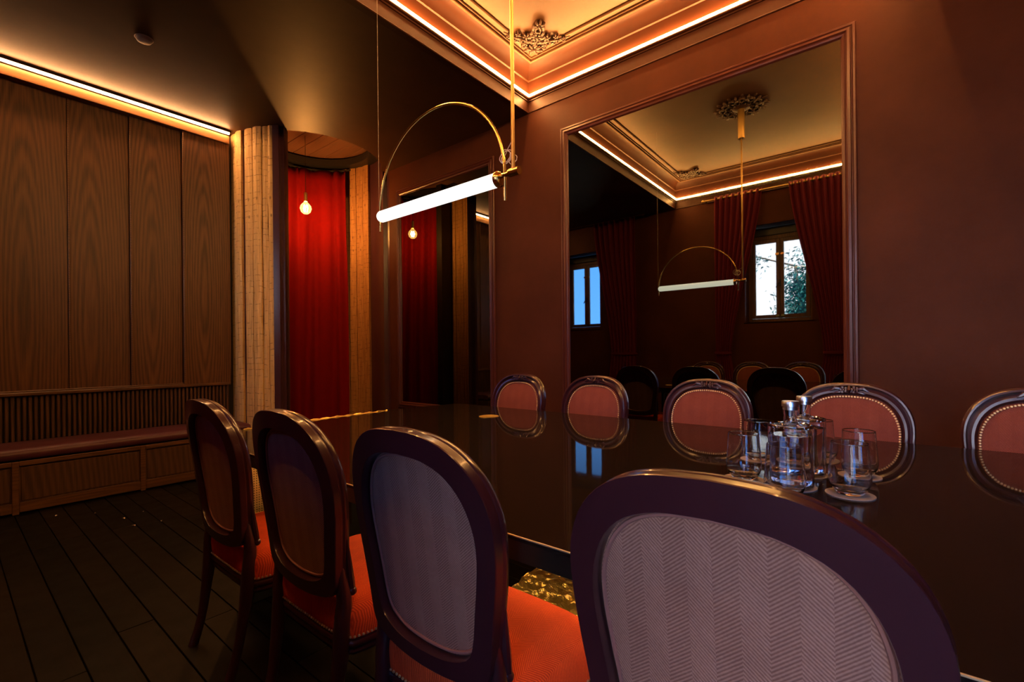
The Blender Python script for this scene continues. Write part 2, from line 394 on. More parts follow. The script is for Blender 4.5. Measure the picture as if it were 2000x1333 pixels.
# inner line, broken at each corner by the ornaments
IX0, IY0, IX1, IY1, CUT = TX0+.225, YB+.225, TX1-.225, YF-.225, .36
for yy in (IY0, IY1): mo.box(((IX0+IX1)/2, yy, ZT-.009), (IX1-IX0-2*CUT, .022, .020), bev=.006)
for xx in (IX0, IX1): mo.box((xx, (IY0+IY1)/2, ZT-.009), (.022, IY1-IY0-2*CUT, .020), bev=.006)
struct(mo.build('trim_5', M['tray']))
# plaster ornaments
def petals(mb, c, r, n, z, h, a0=0., wd=.42):
    for k in range(n):
        a = a0+2*PI*k/n; mb.ell((c[0]+math.cos(a)*r*.58, c[1]+math.sin(a)*r*.58, z), (r*.46, r*wd*.5, h), 8, 5, a)
    mb.ell((c[0], c[1], z-h*.5), (r*.24, r*.24, h), 8, 5)
def scroll(mb, c, r, a0, turn, z, th):
    pts = []; 
    for k in range(17):
        s_ = k/16; a = a0+turn*s_*1.6*PI; rr = r*(1-.75*s_); pts.append((c[0]+rr*math.cos(a), c[1]+rr*math.sin(a), z-.012*s_))
    mb.tube(pts, [th*(1-.3*k/16) for k in range(17)], 6)
def corner_ornament(mb):
    """corner at origin, edges along +x and +y"""
    Z = -.022
    petals(mb, (.085, .085), .070, 7, Z, .024); petals(mb, (.075, .075), .10, 8, Z+.006, .014, .3, .3)
    petals(mb, (.30, .30), .055, 7, Z, .022); petals(mb, (.20, .20), .055, 6, Z, .02, .4)
    for s_ in (0, 1):
        def P(a, b): return (a, b) if s_ == 0 else (b, a)
        for (a, b, r) in ((.20, .07, .045), (.28, .035, .036), (.36, .012, .026), (.14, .17, .04), (.26, .13, .038), (.33, .09, .028), (.17, .035, .03), (.24, .2, .03)):
            c = P(a, b); petals(mb, c, r, 5, Z+.004, .018, rnd.random()*3, .5)
        for (a, b, r, t0) in ((.155, .105, .045, .3), (.24, .075, .040, 1.4), (.315, .045, .034, 2.3), (.25, .25, .03, .5)):
            c = P(a, b); scroll(mb, c, r, t0 if s_ == 0 else PI/2-t0, 1 if s_ == 0 else -1, Z, .010)
        a, b = P(.30, .055), P(.42, .0)
        mb.tube([(*P(.16, .12), Z), (*a, Z), (*b, Z+.008)], [.014, .012, .006], 6)
        # leaves fanning from the inner flower along the wings
        for k in range(4):
            c = P(.30-.035*k, .24-.045*k); mb.ell((*c, Z), (.035, .014, .016), 8, 5, (.9 if s_ == 0 else PI/2-.9)+.3*k)
names = [('near the mirror wall corner, beside the pendant rod', (IX0-.03, IY1+.03), -PI/2), ('above the curtained window corner, seen in the large mirror', (IX0-.03, IY0-.03), 0.),
         ('at the window wall corner half hidden by the mirror frame', (IX1+.03, IY0-.03), PI/2), ('at the mirror wall corner outside the left half of the ceiling', (IX1+.03, IY1+.03), PI)]
cob = MB(); corner_ornament(cob); proto = None
for lab, (px, py), rz in names:
    if proto is None: proto = o = cob.build('ceiling_ornament', M['orn'], None, smooth=True, ang=60)
    else: o = proto.copy(); C.objects.link(o)
    o.location = (px, py, ZT); o.rotation_euler.z = rz; tag(o, 'carved plaster leaf ornament '+lab, 'ornament', 'plaster corner ornaments')
RX, RY = -1.29, 1.615
cr = MB()
for k in range(12):
    a = 2*PI*k/12; petals(cr, (.20*math.cos(a), .20*math.sin(a)), .07, 5, -.018, .02, a); scroll(cr, (.12*math.cos(a), .12*math.sin(a)), .04, a, 1, -.02, .010)
    cr.ell((.25*math.cos(a+.26), .25*math.sin(a+.26), -.012), (.05, .018, .014), 8, 5, a+.26)
cr.lathe([(.09, -.001), (.095, -.03), (.07, -.04), (0.0005, -.04)], 24)
tag(cr.build('ceiling_rose', M['orn'], None, (RX, RY, ZT), smooth=True, ang=60), 'round carved ceiling rose above the pendant rod, seen in the large mirror', 'ceiling rose')

# ------------------------------------------------------------------ alcove
def arc_wall(r0, r1, a0, a1, z0, z1, n=40):
    mb = MB(); R = []
    for i in range(n+1):
        a = a0+(a1-a0)*i/n; i0, i1 = pol(r0, a), pol(r1, a)
        R.append([(*i0, z0), (*i1, z0), (*i1, z1), (*i0, z1)])
    return mb.rings(R, True, True)
AE = 2*PI+A0
alw = struct(arc_wall(RI, RO-.015, A1, AE, 0, 3.95, 60).build('wall_alcove', M['jamb'], smooth=True))
struct(arc_wall(RI-.02, RI+.08, A0, A1, ZL+.06, 3.95, 30).build('wall_alcove_header', M['jamb'], smooth=True))
cz = struct(arc_wall(0.001, RO, 0, 2*PI, 3.90, 3.95, 40).build('ceiling_alcove', M['dark']))
for i in range(9):
    y0 = -.8+i*.178; hx = math.sqrt(max(.01, .80**2-(min(abs(y0), abs(y0+.17)))**2))
    MB().box((0, 0, 0), (2*hx, .172, .02), bev=.003).build('plank', M['soffit'], cz, (AC[0], AC[1]+y0+.085, 3.885))
# aubergine jamb at the left of the opening (two stepped posts) and rounded end of the mirror wall
jb = MB()
for (ra, rb, aa, ab) in ((.82, .94, -52.5, -48.5), (.80, .90, -48.5, -46.0)):
    q = arc_wall(ra, rb, math.radians(aa), math.radians(ab), 0, ZL, 4); jb.add(q.v, q.f)
struct(jb.build('trim_6', M['jamb'], smooth=True, ang=30))
jr = MB().rings([[(x_, y_, z_) for x_, y_ in ((-5.08, YF+.1), (-5.08, YF-.002), (-5.12, YF-.010), (-5.145, YF-.025), (-5.155, YF-.01), (-5.155, YF+.1))] for z_ in (0, ZL)], True, True)
struct(jr.build('trim_7', M['jamb'], smooth=True, ang=60))
# bare boards outside, left of the opening
pk = [(-93, -84.2, .0), (-83.8, -77.5, .012), (-74.6, -68.0, .004), (-67.0, -61.0, .012), (-60.2, -56.6, .0), (-56.0, -52.7, .010)]
def board(a0, a1, r, pr, z0, z1, m, parent, wob=.004, seed=0):
    R = []; q = random.Random(seed)
    NZ = 14; w0 = [q.uniform(-wob, wob) for _ in range(NZ+1)]; w1 = [q.uniform(-wob, wob) for _ in range(NZ+1)]
    am = (a0+a1)/2; cxy = pol(r, am)
    for k in range(NZ+1):
        z = z0+(z1-z0)*k/NZ; b0, b1 = a0+w0[k]/r, a1+w1[k]/r
        p = [pol(r-.03*(1 if pr >= 0 else -1), b0), pol(r+pr, b0), pol(r+pr*1.25+(.004 if pr >= 0 else -.004), am), pol(r+pr, b1), pol(r-.03*(1 if pr >= 0 else -1), b1)]
        R.append([(x_-cxy[0], y_-cxy[1], z) for x_, y_ in p])
    return MB().rings(R, True, True).build('board', m, parent, (cxy[0], cxy[1], 0), smooth=True, ang=25)
def reparent(o, p): o.parent = p; o.location = Vector(o.location)-Vector(p.location)
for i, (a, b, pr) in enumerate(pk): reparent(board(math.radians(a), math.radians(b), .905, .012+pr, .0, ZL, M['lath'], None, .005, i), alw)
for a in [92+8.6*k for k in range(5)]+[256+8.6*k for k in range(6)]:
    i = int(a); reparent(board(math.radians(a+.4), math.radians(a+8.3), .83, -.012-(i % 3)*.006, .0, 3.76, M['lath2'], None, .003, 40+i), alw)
struct(arc_wall(.68, .835, math.radians(64), AE, 3.76, 3.85, 50).build('trim_8', M['dark'], smooth=True))
# curtain on a curved track
def curtain(name, path, z0, z1, amp, nf, m, parent=None, th=.004, squeeze=None, n=None, loc=(0, 0, 0)):
    n = n or nf*10; NZ = 26; ph = [rnd.uniform(-.5, .5) for _ in range(nf+2)]; mb = MB(); R = []
    for k in range(NZ+1):
        f_ = k/NZ; z = z1+(z0-z1)*f_; ring = []
        for i in range(n+1):
            s_ = i/n; fl_ = s_*nf; j = int(fl_); p1 = ph[j]*(1-(fl_-j))+ph[j+1]*(fl_-j)
            sx = squeeze(s_, f_) if squeeze else s_
            (px, py), (nx, ny) = path(sx)
            a_ = amp*(.55+.45*min(1, f_*3))*(1+.35*math.sin(3.1*j+ph[j]*5))
            q_ = math.sin(2*PI*(fl_+p1*.6+.25*math.sin(f_*2.2+j))); d = a_*math.copysign(abs(q_)**.65, q_)
            ring.append((px+nx*d-loc[0], py+ny*d-loc[1], z-loc[2]))
        R.append(ring)
    mb.rings(R, False, False); o = mb.build(name, m, parent, loc, smooth=True, ang=180)
    md = o.modifiers.new('t', 'SOLIDIFY'); md.thickness = th
    return o
def apath(s_):
    a = math.radians(117+s_*(252-117)); return pol(.74, a), (math.cos(a), math.sin(a))
cu = thing('velvet_curtain', 'bright red velvet curtain hanging behind the round bulb in the alcove', 'curtain', (AC[0]-.3, AC[1], 0))
o = curtain('cloth', apath, .02, 3.70, .060, 8, M['velvet'], None); reparent(o, cu)
tr = MB(); tr.tube([(*pol(.745, math.radians(112+k*6)), 3.715) for k in range(32)], .010, 6)
for k in range(34): a = math.radians(118+k*4); tr.ell((*pol(.745, a), 3.70), (.006, .006, .014), 6, 4)
o = tr.build('curtain_track', M['dark'], None); reparent(o, cu)
# bulb pendant
BL = Vector((-5.627, 2.89, 2.965))
bp = thing('globe_bulb_pendant', 'small glowing globe bulb hanging in front of the red curtain', 'pendant lamp', BL)
bb_ = MB().lathe([(.0005, -.068), (.03, -.062), (.055, -.040), (.068, 0), (.06, .035), (.04, .060), (.022, .078), (.018, .095)], 24).build('bulb', M['bulb'], bp, smooth=True)
fb = MB()
for k in range(5): a = 2*PI*k/5; fb.tube([(.022*math.cos(a), .022*math.sin(a), .045), (.026*math.cos(a+.3), .026*math.sin(a+.3), 0), (.018*math.cos(a+.6), .018*math.sin(a+.6), -.04)], .0035, 6)
fb.build('filament', M['filament'], bb_)
MB().lathe([(.0005, .200), (.016, .200), (.020, .19), (.020, .09), (.0005, .09)], 16).build('lamp_holder', mat('aged_brass_holder', (.55, .36, .12), .5, .4), bp, smooth=True)
MB().tube([(0, 0, .2), (0, 0, .91)], .003, 6).build('cord', M['dark'], bp)
pl = bpy.data.lights.new('bulb_light', 'POINT'); pl.energy = BULB_W; pl.color = (1, .38, .07); pl.shadow_soft_size = .03
po = bpy.data.objects.new('bulb_light', pl); C.objects.link(po); po.parent = bp

# ------------------------------------------------------------------ walnut wall
PY = [-.41, -.13, .290, .710, 1.132, 1.544, 1.975]; PX = [-.0, .0, .0, .0, .022, .055]
for i in range(6):
    a, b = PY[i], PY[i+1]; xf = XL+.02+PX[i]
    pn = MB().box((0, 0, 0), (.03, b-a-.004, 3.42-.855), bev=.002).build('panel', M['walnut'], wl, (xf-.015, (a+b)/2, (3.42+.855)/2))
    if i >= 3: MB().box((0, 0, 0), (.012, .012, 2.54), bev=.003).build('panel_edge', M['walnut_y'], wl, (xf+.006, a+.006, 2.13))
y = -.40
while y < 1.96:
    MB().box((0, 0, 0), (.024, .022, .42), bev=.005).build('slat', M['walnut_h'], wl, (XL+.04, y, .63)); y += .0335
MB().box((0, 0, 0), (.070, 2.38, .030), bev=.006).build('rail', M['walnut_y'], wl, (XL+.045, .78, .845))
MB().box((0, 0, 0), (.05, 2.38, .012), bev=.004).build('rail', M['walnut_y'], wl, (XL+.035, .78, .866))
MB().box((0, 0, 0), (.10, 2.38, .085), bev=.004).build('cornice', M['cornice'], wl, (XL+.045, .78, 3.447))
l2 = thing('wall_led_strip', 'cool white light line under the dark ceiling above the walnut panelling', 'light strip', (XL+.115, .78, 3.508))
MB().box((0, 0, 0), (.020, 2.36, .016)).build('light_diffuser', M['led2'], l2)
MB().box((0, 0, .016), (.034, 2.38, .016)).build('housing', M['dark'], l2)
# smoke detector and ceiling
d_ = thing('smoke_detector', 'small round pale detector on the dark ceiling at upper left', 'smoke detector', (-4.33, .985, ZL))
MB().lathe([(.0005, -.030), (.028, -.030), (.045, -.022), (.05, -.008), (.05, -.001)], 24).build('cover', M['plastic'], d_, smooth=True)
MB().lathe([(.054, -.006), (.058, -.003), (.058, 0)], 24).build('base_ring', M['plastic'], d_, smooth=True)

# ------------------------------------------------------------------ bench
bn = thing('banquette_bench', 'long low walnut bench with a plum cushion along the panelled wall', 'bench', (-5.23, .78, 0))
BF = -4.934
def bpart(mb, nm, m, loc, **k): o = mb.build(nm, m, None, loc, **k); reparent(o, bn); return o
bpart(MB().box((0, 0, 0), (.58, 2.16, .36), bev=.003), 'body', M['walnut_h'], (-5.235, .885, .19))
ed = [-.18, .343, 1.086, 1.83]
for i in range(3):
    a, b = ed[i]+.022, ed[i+1]-.022
    bpart(MB().box((0, 0, 0), (.012, b-a-.014, .245), bev=.003), 'door_panel', M['walnut_h'], (BF-.010, (a+b)/2, .218))
for a in ed[0:4]: bpart(MB().box((0, 0, 0), (.022, .036, .385), bev=.003), 'stile', M['walnut_y'], (BF-.002, a, .193))
for i in range(3):
    ym, ly = (ed[i]+ed[i+1])/2, ed[i+1]-ed[i]-.036
    bpart(MB().box((0, 0, 0), (.022, ly, .034), bev=.003), 'rail', M['walnut_y'], (BF-.002, ym, .369))
    bpart(MB().box((0, 0, 0), (.022, ly, .07), bev=.003), 'plinth', M['walnut_y'], (BF-.002, ym, .05))
bm_ = MB(); prof = [(.0, .0), (.0, .055), (.02, .075), (.25, .085), (.48, .084), (.53, .072), (.545, .045), (.535, .012), (.52, 0)]
bm_.rings([[(px-.60, 0+yy, pz*(1 if abs(yy) < 1.06 else .8)) for px, pz in prof] for yy in [-1.07+.107*k for k in range(21)]], True, True)
bpart(bm_, 'cushion', M['cushion'], (BF+.045, .885, .390), smooth=True, ang=50)

# ------------------------------------------------------------------ mirrors
def mirror(name, label, x0, x1, z0, z1):
    t_ = thing(name, label, 'mirror', ((x0+x1)/2, YF, z0)); c = t_.location
    W = .082
    def frame(prof):
        pts = [(x0, z0, 1, 1), (x1, z0, -1, 1), (x1, z1, -1, -1), (x0, z1, 1, -1), (x0, z0, 1, 1)]
        return MB().rings([[(px+sx*d-c.x, -h, pz+sz*d-c.z) for d, h in prof] for px, pz, sx, sz in pts], True, False)
    frame([(0, -.01), (0, .016), (.006, .024), (.018, .026), (.024, .018), (.027, .018), (.033, .030), (.048, .034), (.055, .024), (.058, .022), (.064, .026), (.074, .022), (.080, .012), (W, .010), (W, -.01)]).build('frame', M['trim'], t_, smooth=True, ang=30)
    MB().box(((x0+x1)/2-c.x, -.005, (z0+z1)/2-c.z), (x1-x0-.12, .006, z1-z0-.12)).build('mirror_glass', M['mirror'], t_)
mirror('wall_mirror', 'large framed wall mirror showing the pendant and the curtained window', -2.395, -.140, .45, 3.262)
mirror('wall_mirror', 'framed wall mirror behind the glowing tube, showing the bulb and the curtain', -4.905, -3.235, .45, 3.240)

# ------------------------------------------------------------------ windows, curtains, outside
YW = -.70
for wi, (cx, hw, z0, z1) in enumerate(WIN):
    f_ = MB(); 
    for s_ in (-1, 1): f_.box((s_*(hw-.025), 0, (z1-z0)/2), (.05, .06, z1-z0), bev=.004)
    f_.box((0, 0, .03), (2*hw-.1, .06, .06), bev=.004); f_.box((0, 0, z1-z0-.03), (2*hw-.1, .06, .06), bev=.004)
    wo = struct(f_.build('window_%d' % (wi+1), M['frame_wood'], None, (cx, YW, z0)))
    for s_ in (-1, 1):
        cxx = s_*(hw-.05)/2; cw = hw-.052
        c_ = MB()
        for q in (-1, 1): c_.box((cxx+q*(cw/2-.026), .012, (z1-z0)/2), (.052, .045, z1-z0-.125), bev=.004)
        for zz in (.09, z1-z0-.09): c_.box((cxx, .012, zz), (cw-.104, .045, .055), bev=.004)
        ca = c_.build('casement', M['frame_wood'], wo)
        MB().box((cxx, .01, (z1-z0)/2), (cw-.10, .006, z1-z0-.23)).build('pane', M['pane'], ca)
        for zz in (.10, z1-z0-.30): MB().box((s_*.035, .042, zz), (.05, .012, .035), bev=.003).build('hinge', M['brass'], ca)
    h_ = MB(); h_.box((.0, .05, .60), (.022, .02, .10), bev=.004); h_.tube([(0, .06, .60), (-.01, .075, .60), (-.05, .075, .53)], .008, 6)
    h_.build('handle', M['dark'], wo)
    MB().box((0, .13, -.012), (2*hw+.06, .30, .024), bev=.004).build('window_sill', M['trim'], wo)
    MB().box((0, .02, z1-z0+.06), (2*hw-.01, .08, .12), bev=.003).build('lintel', M['dark'], wo)
def win_curtain(label, xa, xb, xt0, xt1, rod):
    """hangs from xa..xb at the rod, gathered to xt0..xt1 at the tie"""
    t_ = thing('window_curtain', label, 'curtain', ((xa+xb)/2, YB+.10, 0), 0, 'wine velvet window curtains')
    NZ, n, nf = 30, 90, 8; R = []; ph = rnd.random()*6; o = t_.location
    for k in range(NZ+1):
        f_ = k/NZ; z = 3.58-f_*3.55; ft = (3.58-1.1)/3.55
        e = min(1, f_/ft); e = e*e*(3-2*e)*.55+e*.45; e2 = max(0, (f_-ft)/(1-ft))
        l = xa+(xt0-xa)*e+(xa-xt0)*.35*e2; r = xb+(xt1-xb)*e+(xb-xt1)*.35*e2
        R.append([(l+(r-l)*i/n-o.x, .028*(1-.4*e)*math.sin(2*PI*nf*i/n+.5*math.sin(f_*4+i/n*7)+ph)+.01*math.sin(f_*9), z) for i in range(n+1)])
    c_ = MB().rings(R, False, False).build('cloth', M['velvet2'], t_, smooth=True, ang=180)
    md = c_.modifiers.new('t', 'SOLIDIFY'); md.thickness = .004
    g_ = MB()
    for k in range(8):
        xx = xa+(xb-xa)*(k+.5)/8-o.x; g_.lathe([(.022, -.004), (.030, -.004), (.030, .004), (.022, .004), (.022, -.004)], 12, (0, 0, 0))
        L = 5*12; g_.v[-L:] = [(xx+z_, y_, 3.545+x_) for x_, y_, z_ in g_.v[-L:]]
    g_.build('grommets', M['brass'], t_)['kind'] = 'stuff'
    tb = MB(); xm, hw_ = (xt0+xt1)/2-o.x, (xt1-xt0)/2+.01
    tb.lathe([(1, -.02), (1.05, 0), (1, .02)], 24, (0, 0, 1.10)); tb.v = [(xm+x_*hw_, y_*.05, z_+.0*x_) for x_, y_, z_ in tb.v]
    tb.build('tieback', M['velvet2'], t_, smooth=True)
win_curtain('wine velvet curtain at the left of the nearer window, seen in the large mirror', -2.12, -1.44, -2.12, -1.90, 1)
win_curtain('wine velvet curtain at the right of the nearer window, seen in the large mirror', -1.09, -.43, -.68, -.43, 1)
win_curtain('dark wine curtain right of the far window with blue sky, seen in the mirror', -4.28, -3.45, -3.93, -3.45, 1)
win_curtain('dark wine curtain at the left of the far window, edge of the large mirror', -5.50, -4.98, -5.50, -5.32, 1)
for lab, x0, x1 in (('brass curtain rod above the nearer window, seen in the large mirror', -2.30, -.30), ('brass curtain rod above the far window in shade', -5.52, -3.30)):
    r_ = thing('curtain_rod', lab, 'curtain rod', ((x0+x1)/2, YB+.10, 3.545)); L = (x1-x0)/2
    MB().tube([(-L, 0, 0), (L, 0, 0)], .012, 10).build('rod', M['rod'], r_, smooth=True)
    for s_ in (-1, 1):
        MB().ell((s_*L, 0, 0), (.022, .022, .022), 12, 8).build('finial', M['rod'], r_, smooth=True)
        MB().box((s_*(L-.04), -.055, 0), (.02, .11, .02)).build('bracket', M['rod'], r_)
# outside
fa = thing('white_house', 'white rendered house wall outside the window, seen in the large mirror', 'building', (-.9, -8.5, 0))
MB().box((0, -.5, 3.2), (9.8, 1., 6.8)).build('wall', M['facade'], fa); MB().box((0, -.4, 6.66), (10.0, 1.3, .12)).build('roof', M['bark'], fa)
def leaves(mb, c, r, n, s0):
    for _ in range(n):
        p = Vector((rnd.gauss(0, .5), rnd.gauss(0, .5), rnd.gauss(0, .5)));  p = Vector((c[0]+p.x*r[0], c[1]+p.y*r[1], c[2]+p.z*r[2]))
        a = Vector((rnd.uniform(-1, 1), rnd.uniform(-1, 1), rnd.uniform(-1, 1))).normalized(); b = a.orthogonal().normalized(); s = s0*rnd.uniform(.6, 1.3)
        mb.add([p-a*s, p+b*s*.35, p+a*s, p-b*s*.35], [(0, 1, 2, 3)])
tt = thing('garden_tree', 'leafy teal green tree behind the right window pane, seen in the mirror', 'tree', (-1.56, -5.2, -.5))
lf = MB(); leaves(lf, (.02, 0, 2.5), (.42, .4, 1.15), 5200, .050); leaves(lf, (-.85, .2, 3.75), (.30, .3, .25), 60, .05); o = lf.build('foliage', M['leaf'], tt); o['kind'] = 'stuff'
MB().tube([(0, 0, .5), (.05, 0, 2.2), (-.1, 0, 3.6), (-.9, .2, 3.9)], [.08, .06, .03, .015], 8).build('trunk', M['bark'], tt)
pp = thing('fan_palm', 'pale green palm fronds low behind the right window pane', 'plant', (-1.34, -2.9, -.5))
pf = MB()
for k in range(16):
    a = 2*PI*k/16+.1; el = rnd.uniform(.5, 1.1); pts = [Vector((math.cos(a)*s*math.cos(el), math.sin(a)*s*math.cos(el), 2.05+s*math.sin(el)-s*s*.5)) for s in (0, .12, .24, .36, .46)]
    sd_ = Vector((-math.sin(a), math.cos(a), 0)); R = [[p-sd_*.016*(1-.15*i), p+sd_*.016*(1-.15*i)] for i, p in enumerate(pts)]; pf.rings(R, False, False)
pf.build('fronds', M['leaf2'], pp); MB().tube([(0, 0, .5), (0, 0, 2.08)], .05, 8).build('trunk', M['bark'], pp)
struct(MB().box((-1, -8, -.55), (40, 14.6, .1)).build('ground', painted('ground_earth', (.12, .12, .09), .9)))

# ------------------------------------------------------------------ table
TZ = .75; tx0, tx1, ty0, ty1 = -2.62, 1.55, .795, 2.572
tb = thing('conference_table', 'long glossy black dining table with a brass edge and hammered brass plinth', 'table', (-.6, 1.684, 0))
ol = []
for i in range(17):       # bowed left end
    s_ = i/16; yy = ty1+(ty0-ty1)*s_; ol.append((tx0-.13*(1-(2*s_-1)**2)**.8, yy))
ol += [(tx1, ty0)]; ol2 = [(tx1+.13*(1-(2*i/16-1)**2)**.8, ty0+(ty1-ty0)*i/16) for i in range(1, 16)]; ol += ol2+[(tx1, ty1)]
def tpart(mb, nm, m, **k): o = mb.build(nm, m, None, **k); reparent(o, tb); return o
tpart(prism(ol, TZ-.012, TZ), 'tabletop', M['table'])
tpart(prism([(x+(-.002 if x > 0 else .002), min(max(y_, ty0+.002), ty1-.002)) for x, y_ in ol], TZ-.057, TZ-.012), 'apron', mat('black_satin_edge', (.008, .007, .006), .3))
tpart(MB().tube([(tx0+.01, ty0, TZ-.002), (tx1-.01, ty0, TZ-.002)], .0022, 6), 'edge_trim', mat('pale_edge_trim', (.40, .32, .20), .5, .6))
# ragged gold strip along the bowed end
gl = MB(); top, mid, bot = [], [], []
for i in range(41):
    s_ = i/40; yy = 1.02+s_*.95; e = math.sin(PI*s_)**.6; xx = tx0-.13*(1-((2*(ty1-yy)/(ty1-ty0))-1)**2)**.8+.008
    wv_ = .012+.028*e*(1+.35*math.sin(s_*31)+.25*math.sin(s_*57+1)); top.append((xx, yy, TZ-.002)); mid.append((xx+wv_*.5, yy, TZ+.006+.003*math.sin(i*1.9))); bot.append((xx+wv_, yy, TZ+.0005))
gl.rings([top, mid, bot], False, False); tpart(gl, 'gold_end_strip', M['hammer'])
# plinth: hammered brass slab with a sloping front, and two black uprights
pb = MB(); NX, NY = 70, 26; R = []
for i in range(NX+1):
    x = -1.335+2.6*i/NX; ring = []
    for j in range(NY+1):
        y = 1.42+.415*j/NY; z = .100 if y > 1.73 else .100-(1.73-y)*.22
        amp = .015 if y < 1.76 else .002
        z += amp*(math.sin(x*41+2*math.sin(y*37))*math.sin(y*53+1.7*math.sin(x*29))+.5*math.sin(x*97+y*61))
        ring.append((x, y, z))
    R.append([(x, 1.42, .0)]+ring+[(x, 1.835, .0)])
pb.rings(R, True, True); tpart(pb, 'plinth', M['hammer'], smooth=True, ang=60)
tpart(MB().box((-.55, 1.70, .40), (.5, .16, .59), bev=.01), 'pedestal', M['dark']); tpart(MB().box((.75, 1.70, .40), (.5, .16, .59), bev=.01), 'pedestal', M['dark'])
tpart(MB().box((-2.30, 1.17, .345), (.03, .62, .69), bev=.004), 'end_support', M['dark'])
tpart(MB().box((-2.280, 1.125, .54), (.006, .53, .25)), 'perforated_panel', M['perf'])
ff = MB()
for yy in (.862, 1.395): ff.box((-2.27, yy, .45), (.012, .012, .44))
ff.box((-2.27, 1.13, .410), (.012, .54, .012)); tpart(ff, 'panel_frame', M['brass'])

tpart(MB().box((-.75, 1.30, .688), (2.5, .016, .008)), 'under_light', mat('warm_led_under_table', (.8, .8, .8), .5, emit=(1, .55, .20), es=16))
# ------------------------------------------------------------------ pendant lamp over the table
LX0, LX1, LY, LZ = -2.287, -1.378, 1.615, 1.942
pn = thing('arched_pendant_lamp', 'brass pendant with a glowing white tube under a tall half circle arch', 'pendant lamp', (RX, LY, LZ))
def lp(mb, nm, m, **k): mb.v = [(x-RX, y-LY, z-LZ) for x, y, z in mb.v]; return mb.build(nm, m, pn, **k)
rr = .0325
R = [[(x, LY+r*math.cos(2*PI*j/28), LZ+r*math.sin(2*PI*j/28)) for j in range(28)] for x, r in ((LX0, .004), (LX0+.002, .018), (LX0+.010, .028), (LX0+.022, rr), (LX1, rr))]
lp(MB().rings(R, True, True), 'opal_tube', M['tube'], smooth=True, ang=50)
R = [[(x, LY+r*math.cos(2*PI*j/28), LZ+r*math.sin(2*PI*j/28)) for j in range(28)] for x, r in ((LX1-.006, rr+.003), (LX1+.008, rr+.003), (LX1+.018, rr-.004), (LX1+.020, .012))]
lp(MB().rings(R, True, True), 'end_cap', M['brass'], smooth=True, ang=40)
R = [[(x, LY+r*math.cos(2*PI*j/20), LZ+.012+r*math.sin(2*PI*j/20)) for j in range(20)] for x, r in ((LX1+.01, .011), (RX-.02, .011), (RX-.02, .019), (RX+.035, .019), (RX+.035, .011))]
lp(MB().rings(R, True, True), 'cross_bar', M['brass'], smooth=True, ang=40)
AXr, AXl = LX1+.040, LX0+.005; ac, ar = (AXr+AXl)/2, (AXr-AXl)/2
pts = [(AXl, LY, LZ-.085), (AXl, LY, LZ)]+[(ac-ar*math.cos(PI*k/40), LY, LZ+.02+ar*.955*math.sin(PI*k/40)) for k in range(41)]+[(AXr, LY, LZ), (AXr, LY, LZ-.105)]
lp(MB().tube(pts, .0065, 10), 'arch', M['brass'], smooth=True)
lp(MB().tube([(AXl-.02, LY, LZ+.0), (AXl+.01, LY, LZ+.0)], .006, 8), 'pivot', M['brass'], smooth=True)
lp(MB().tube([(RX, LY, LZ+.02), (RX, LY, 3.62)], .0085, 12), 'rod', M['rod'], smooth=True)
lp(MB().lathe([(.0005, 3.59), (.034, 3.59), (.036, 3.595), (.036, 3.925), (.0005, 3.925)], 24, (RX, LY, 0)), 'canopy', M['rod'], smooth=True, ang=40)
lp(MB().tube([(LX0-.004, LY, LZ), (LX0-.004, LY, ZT)], .0009, 6), 'suspension_wire', M['wire'])
cb = MB()
for k, (dx, dz, r) in enumerate(((.0, .0, .030), (.012, .004, .026), (-.012, .008, .028), (.018, -.006, .022))):
    cb.tube([(RX-.055+dx+r*math.cos(2*PI*j/20), LY+.01+.012*k+.004*math.sin(j), LZ+.10+dz+r*math.sin(2*PI*j/20)) for j in range(20)], .0017, 6, True)
cb.tube([(RX, LY, LZ+.16), (RX-.03, LY+.01, LZ+.14), (RX-.05, LY+.012, LZ+.12)], .0017, 6)
lp(cb, 'cable_coil', M['plastic'])

# ------------------------------------------------------------------ chairs
OUT = [(0, .990), (.085, .983), (.152, .957), (.203, .908), (.231, .845), (.237, .780), (.230, .700), (.217, .620), (.206, .550), (.199, .500), (.184, .474), (.148, .460), (.08, .450), (0, .447)]
INN = [(0, .934), (.070, .928), (.128, .904), (.167, .860), (.187, .803), (.190, .750), (.183, .690), (.171, .620), (.161, .560), (.147, .522), (.115, .502), (.07, .490), (0, .486)]
def loop(half, n):
    h = resample(catmull([(x, 0, z) for x, z in half], 8), n)
    return h+[Vector((-p.x, 0, p.z)) for p in h[-2:0:-1]]
NO = 40
LO, LI = loop(OUT, NO), loop(INN, NO)
def bwarp(x, y, z):
    s_ = z-.45; return (x, y-.240-.085*s_-.09*s_*s_+.40*x*x, z)
def scaled(L, s_, dy, cz_=.71): return [Vector((p.x*s_, dy, cz_+(p.z-cz_)*s_)) for p in L]
def loft(pts, sz, n=10, e=.7):
    P = catmull([(*p,) for p in pts], 5); S = catmull([(a, b, 0) for a, b in sz], 5); R = []
    for i, p in enumerate(P):
        ring = []
        for j in range(n):
            a = 2*PI*j/n+PI/n; c_, s_ = math.cos(a), math.sin(a)
            ring.append((p.x+math.copysign(abs(c_)**e, c_)*S[i].x/2, p.y+math.copysign(abs(s_)**e, s_)*S[i].y/2, p.z))
        R.append(ring)
    return MB().rings(R, True, True)
SEAT = [(0, .155), (.10, .153), (.185, .145), (.236, .120), (.252, .075), (.246, .0), (.232, -.12), (.222, -.185), (.198, -.222), (.10, -.230), (0, -.230)]
hs = resample(catmull([(x, y, 0) for x, y in SEAT], 6), 30); SL = hs+[Vector((-p.x, p.y, 0)) for p in hs[-2:0:-1]]
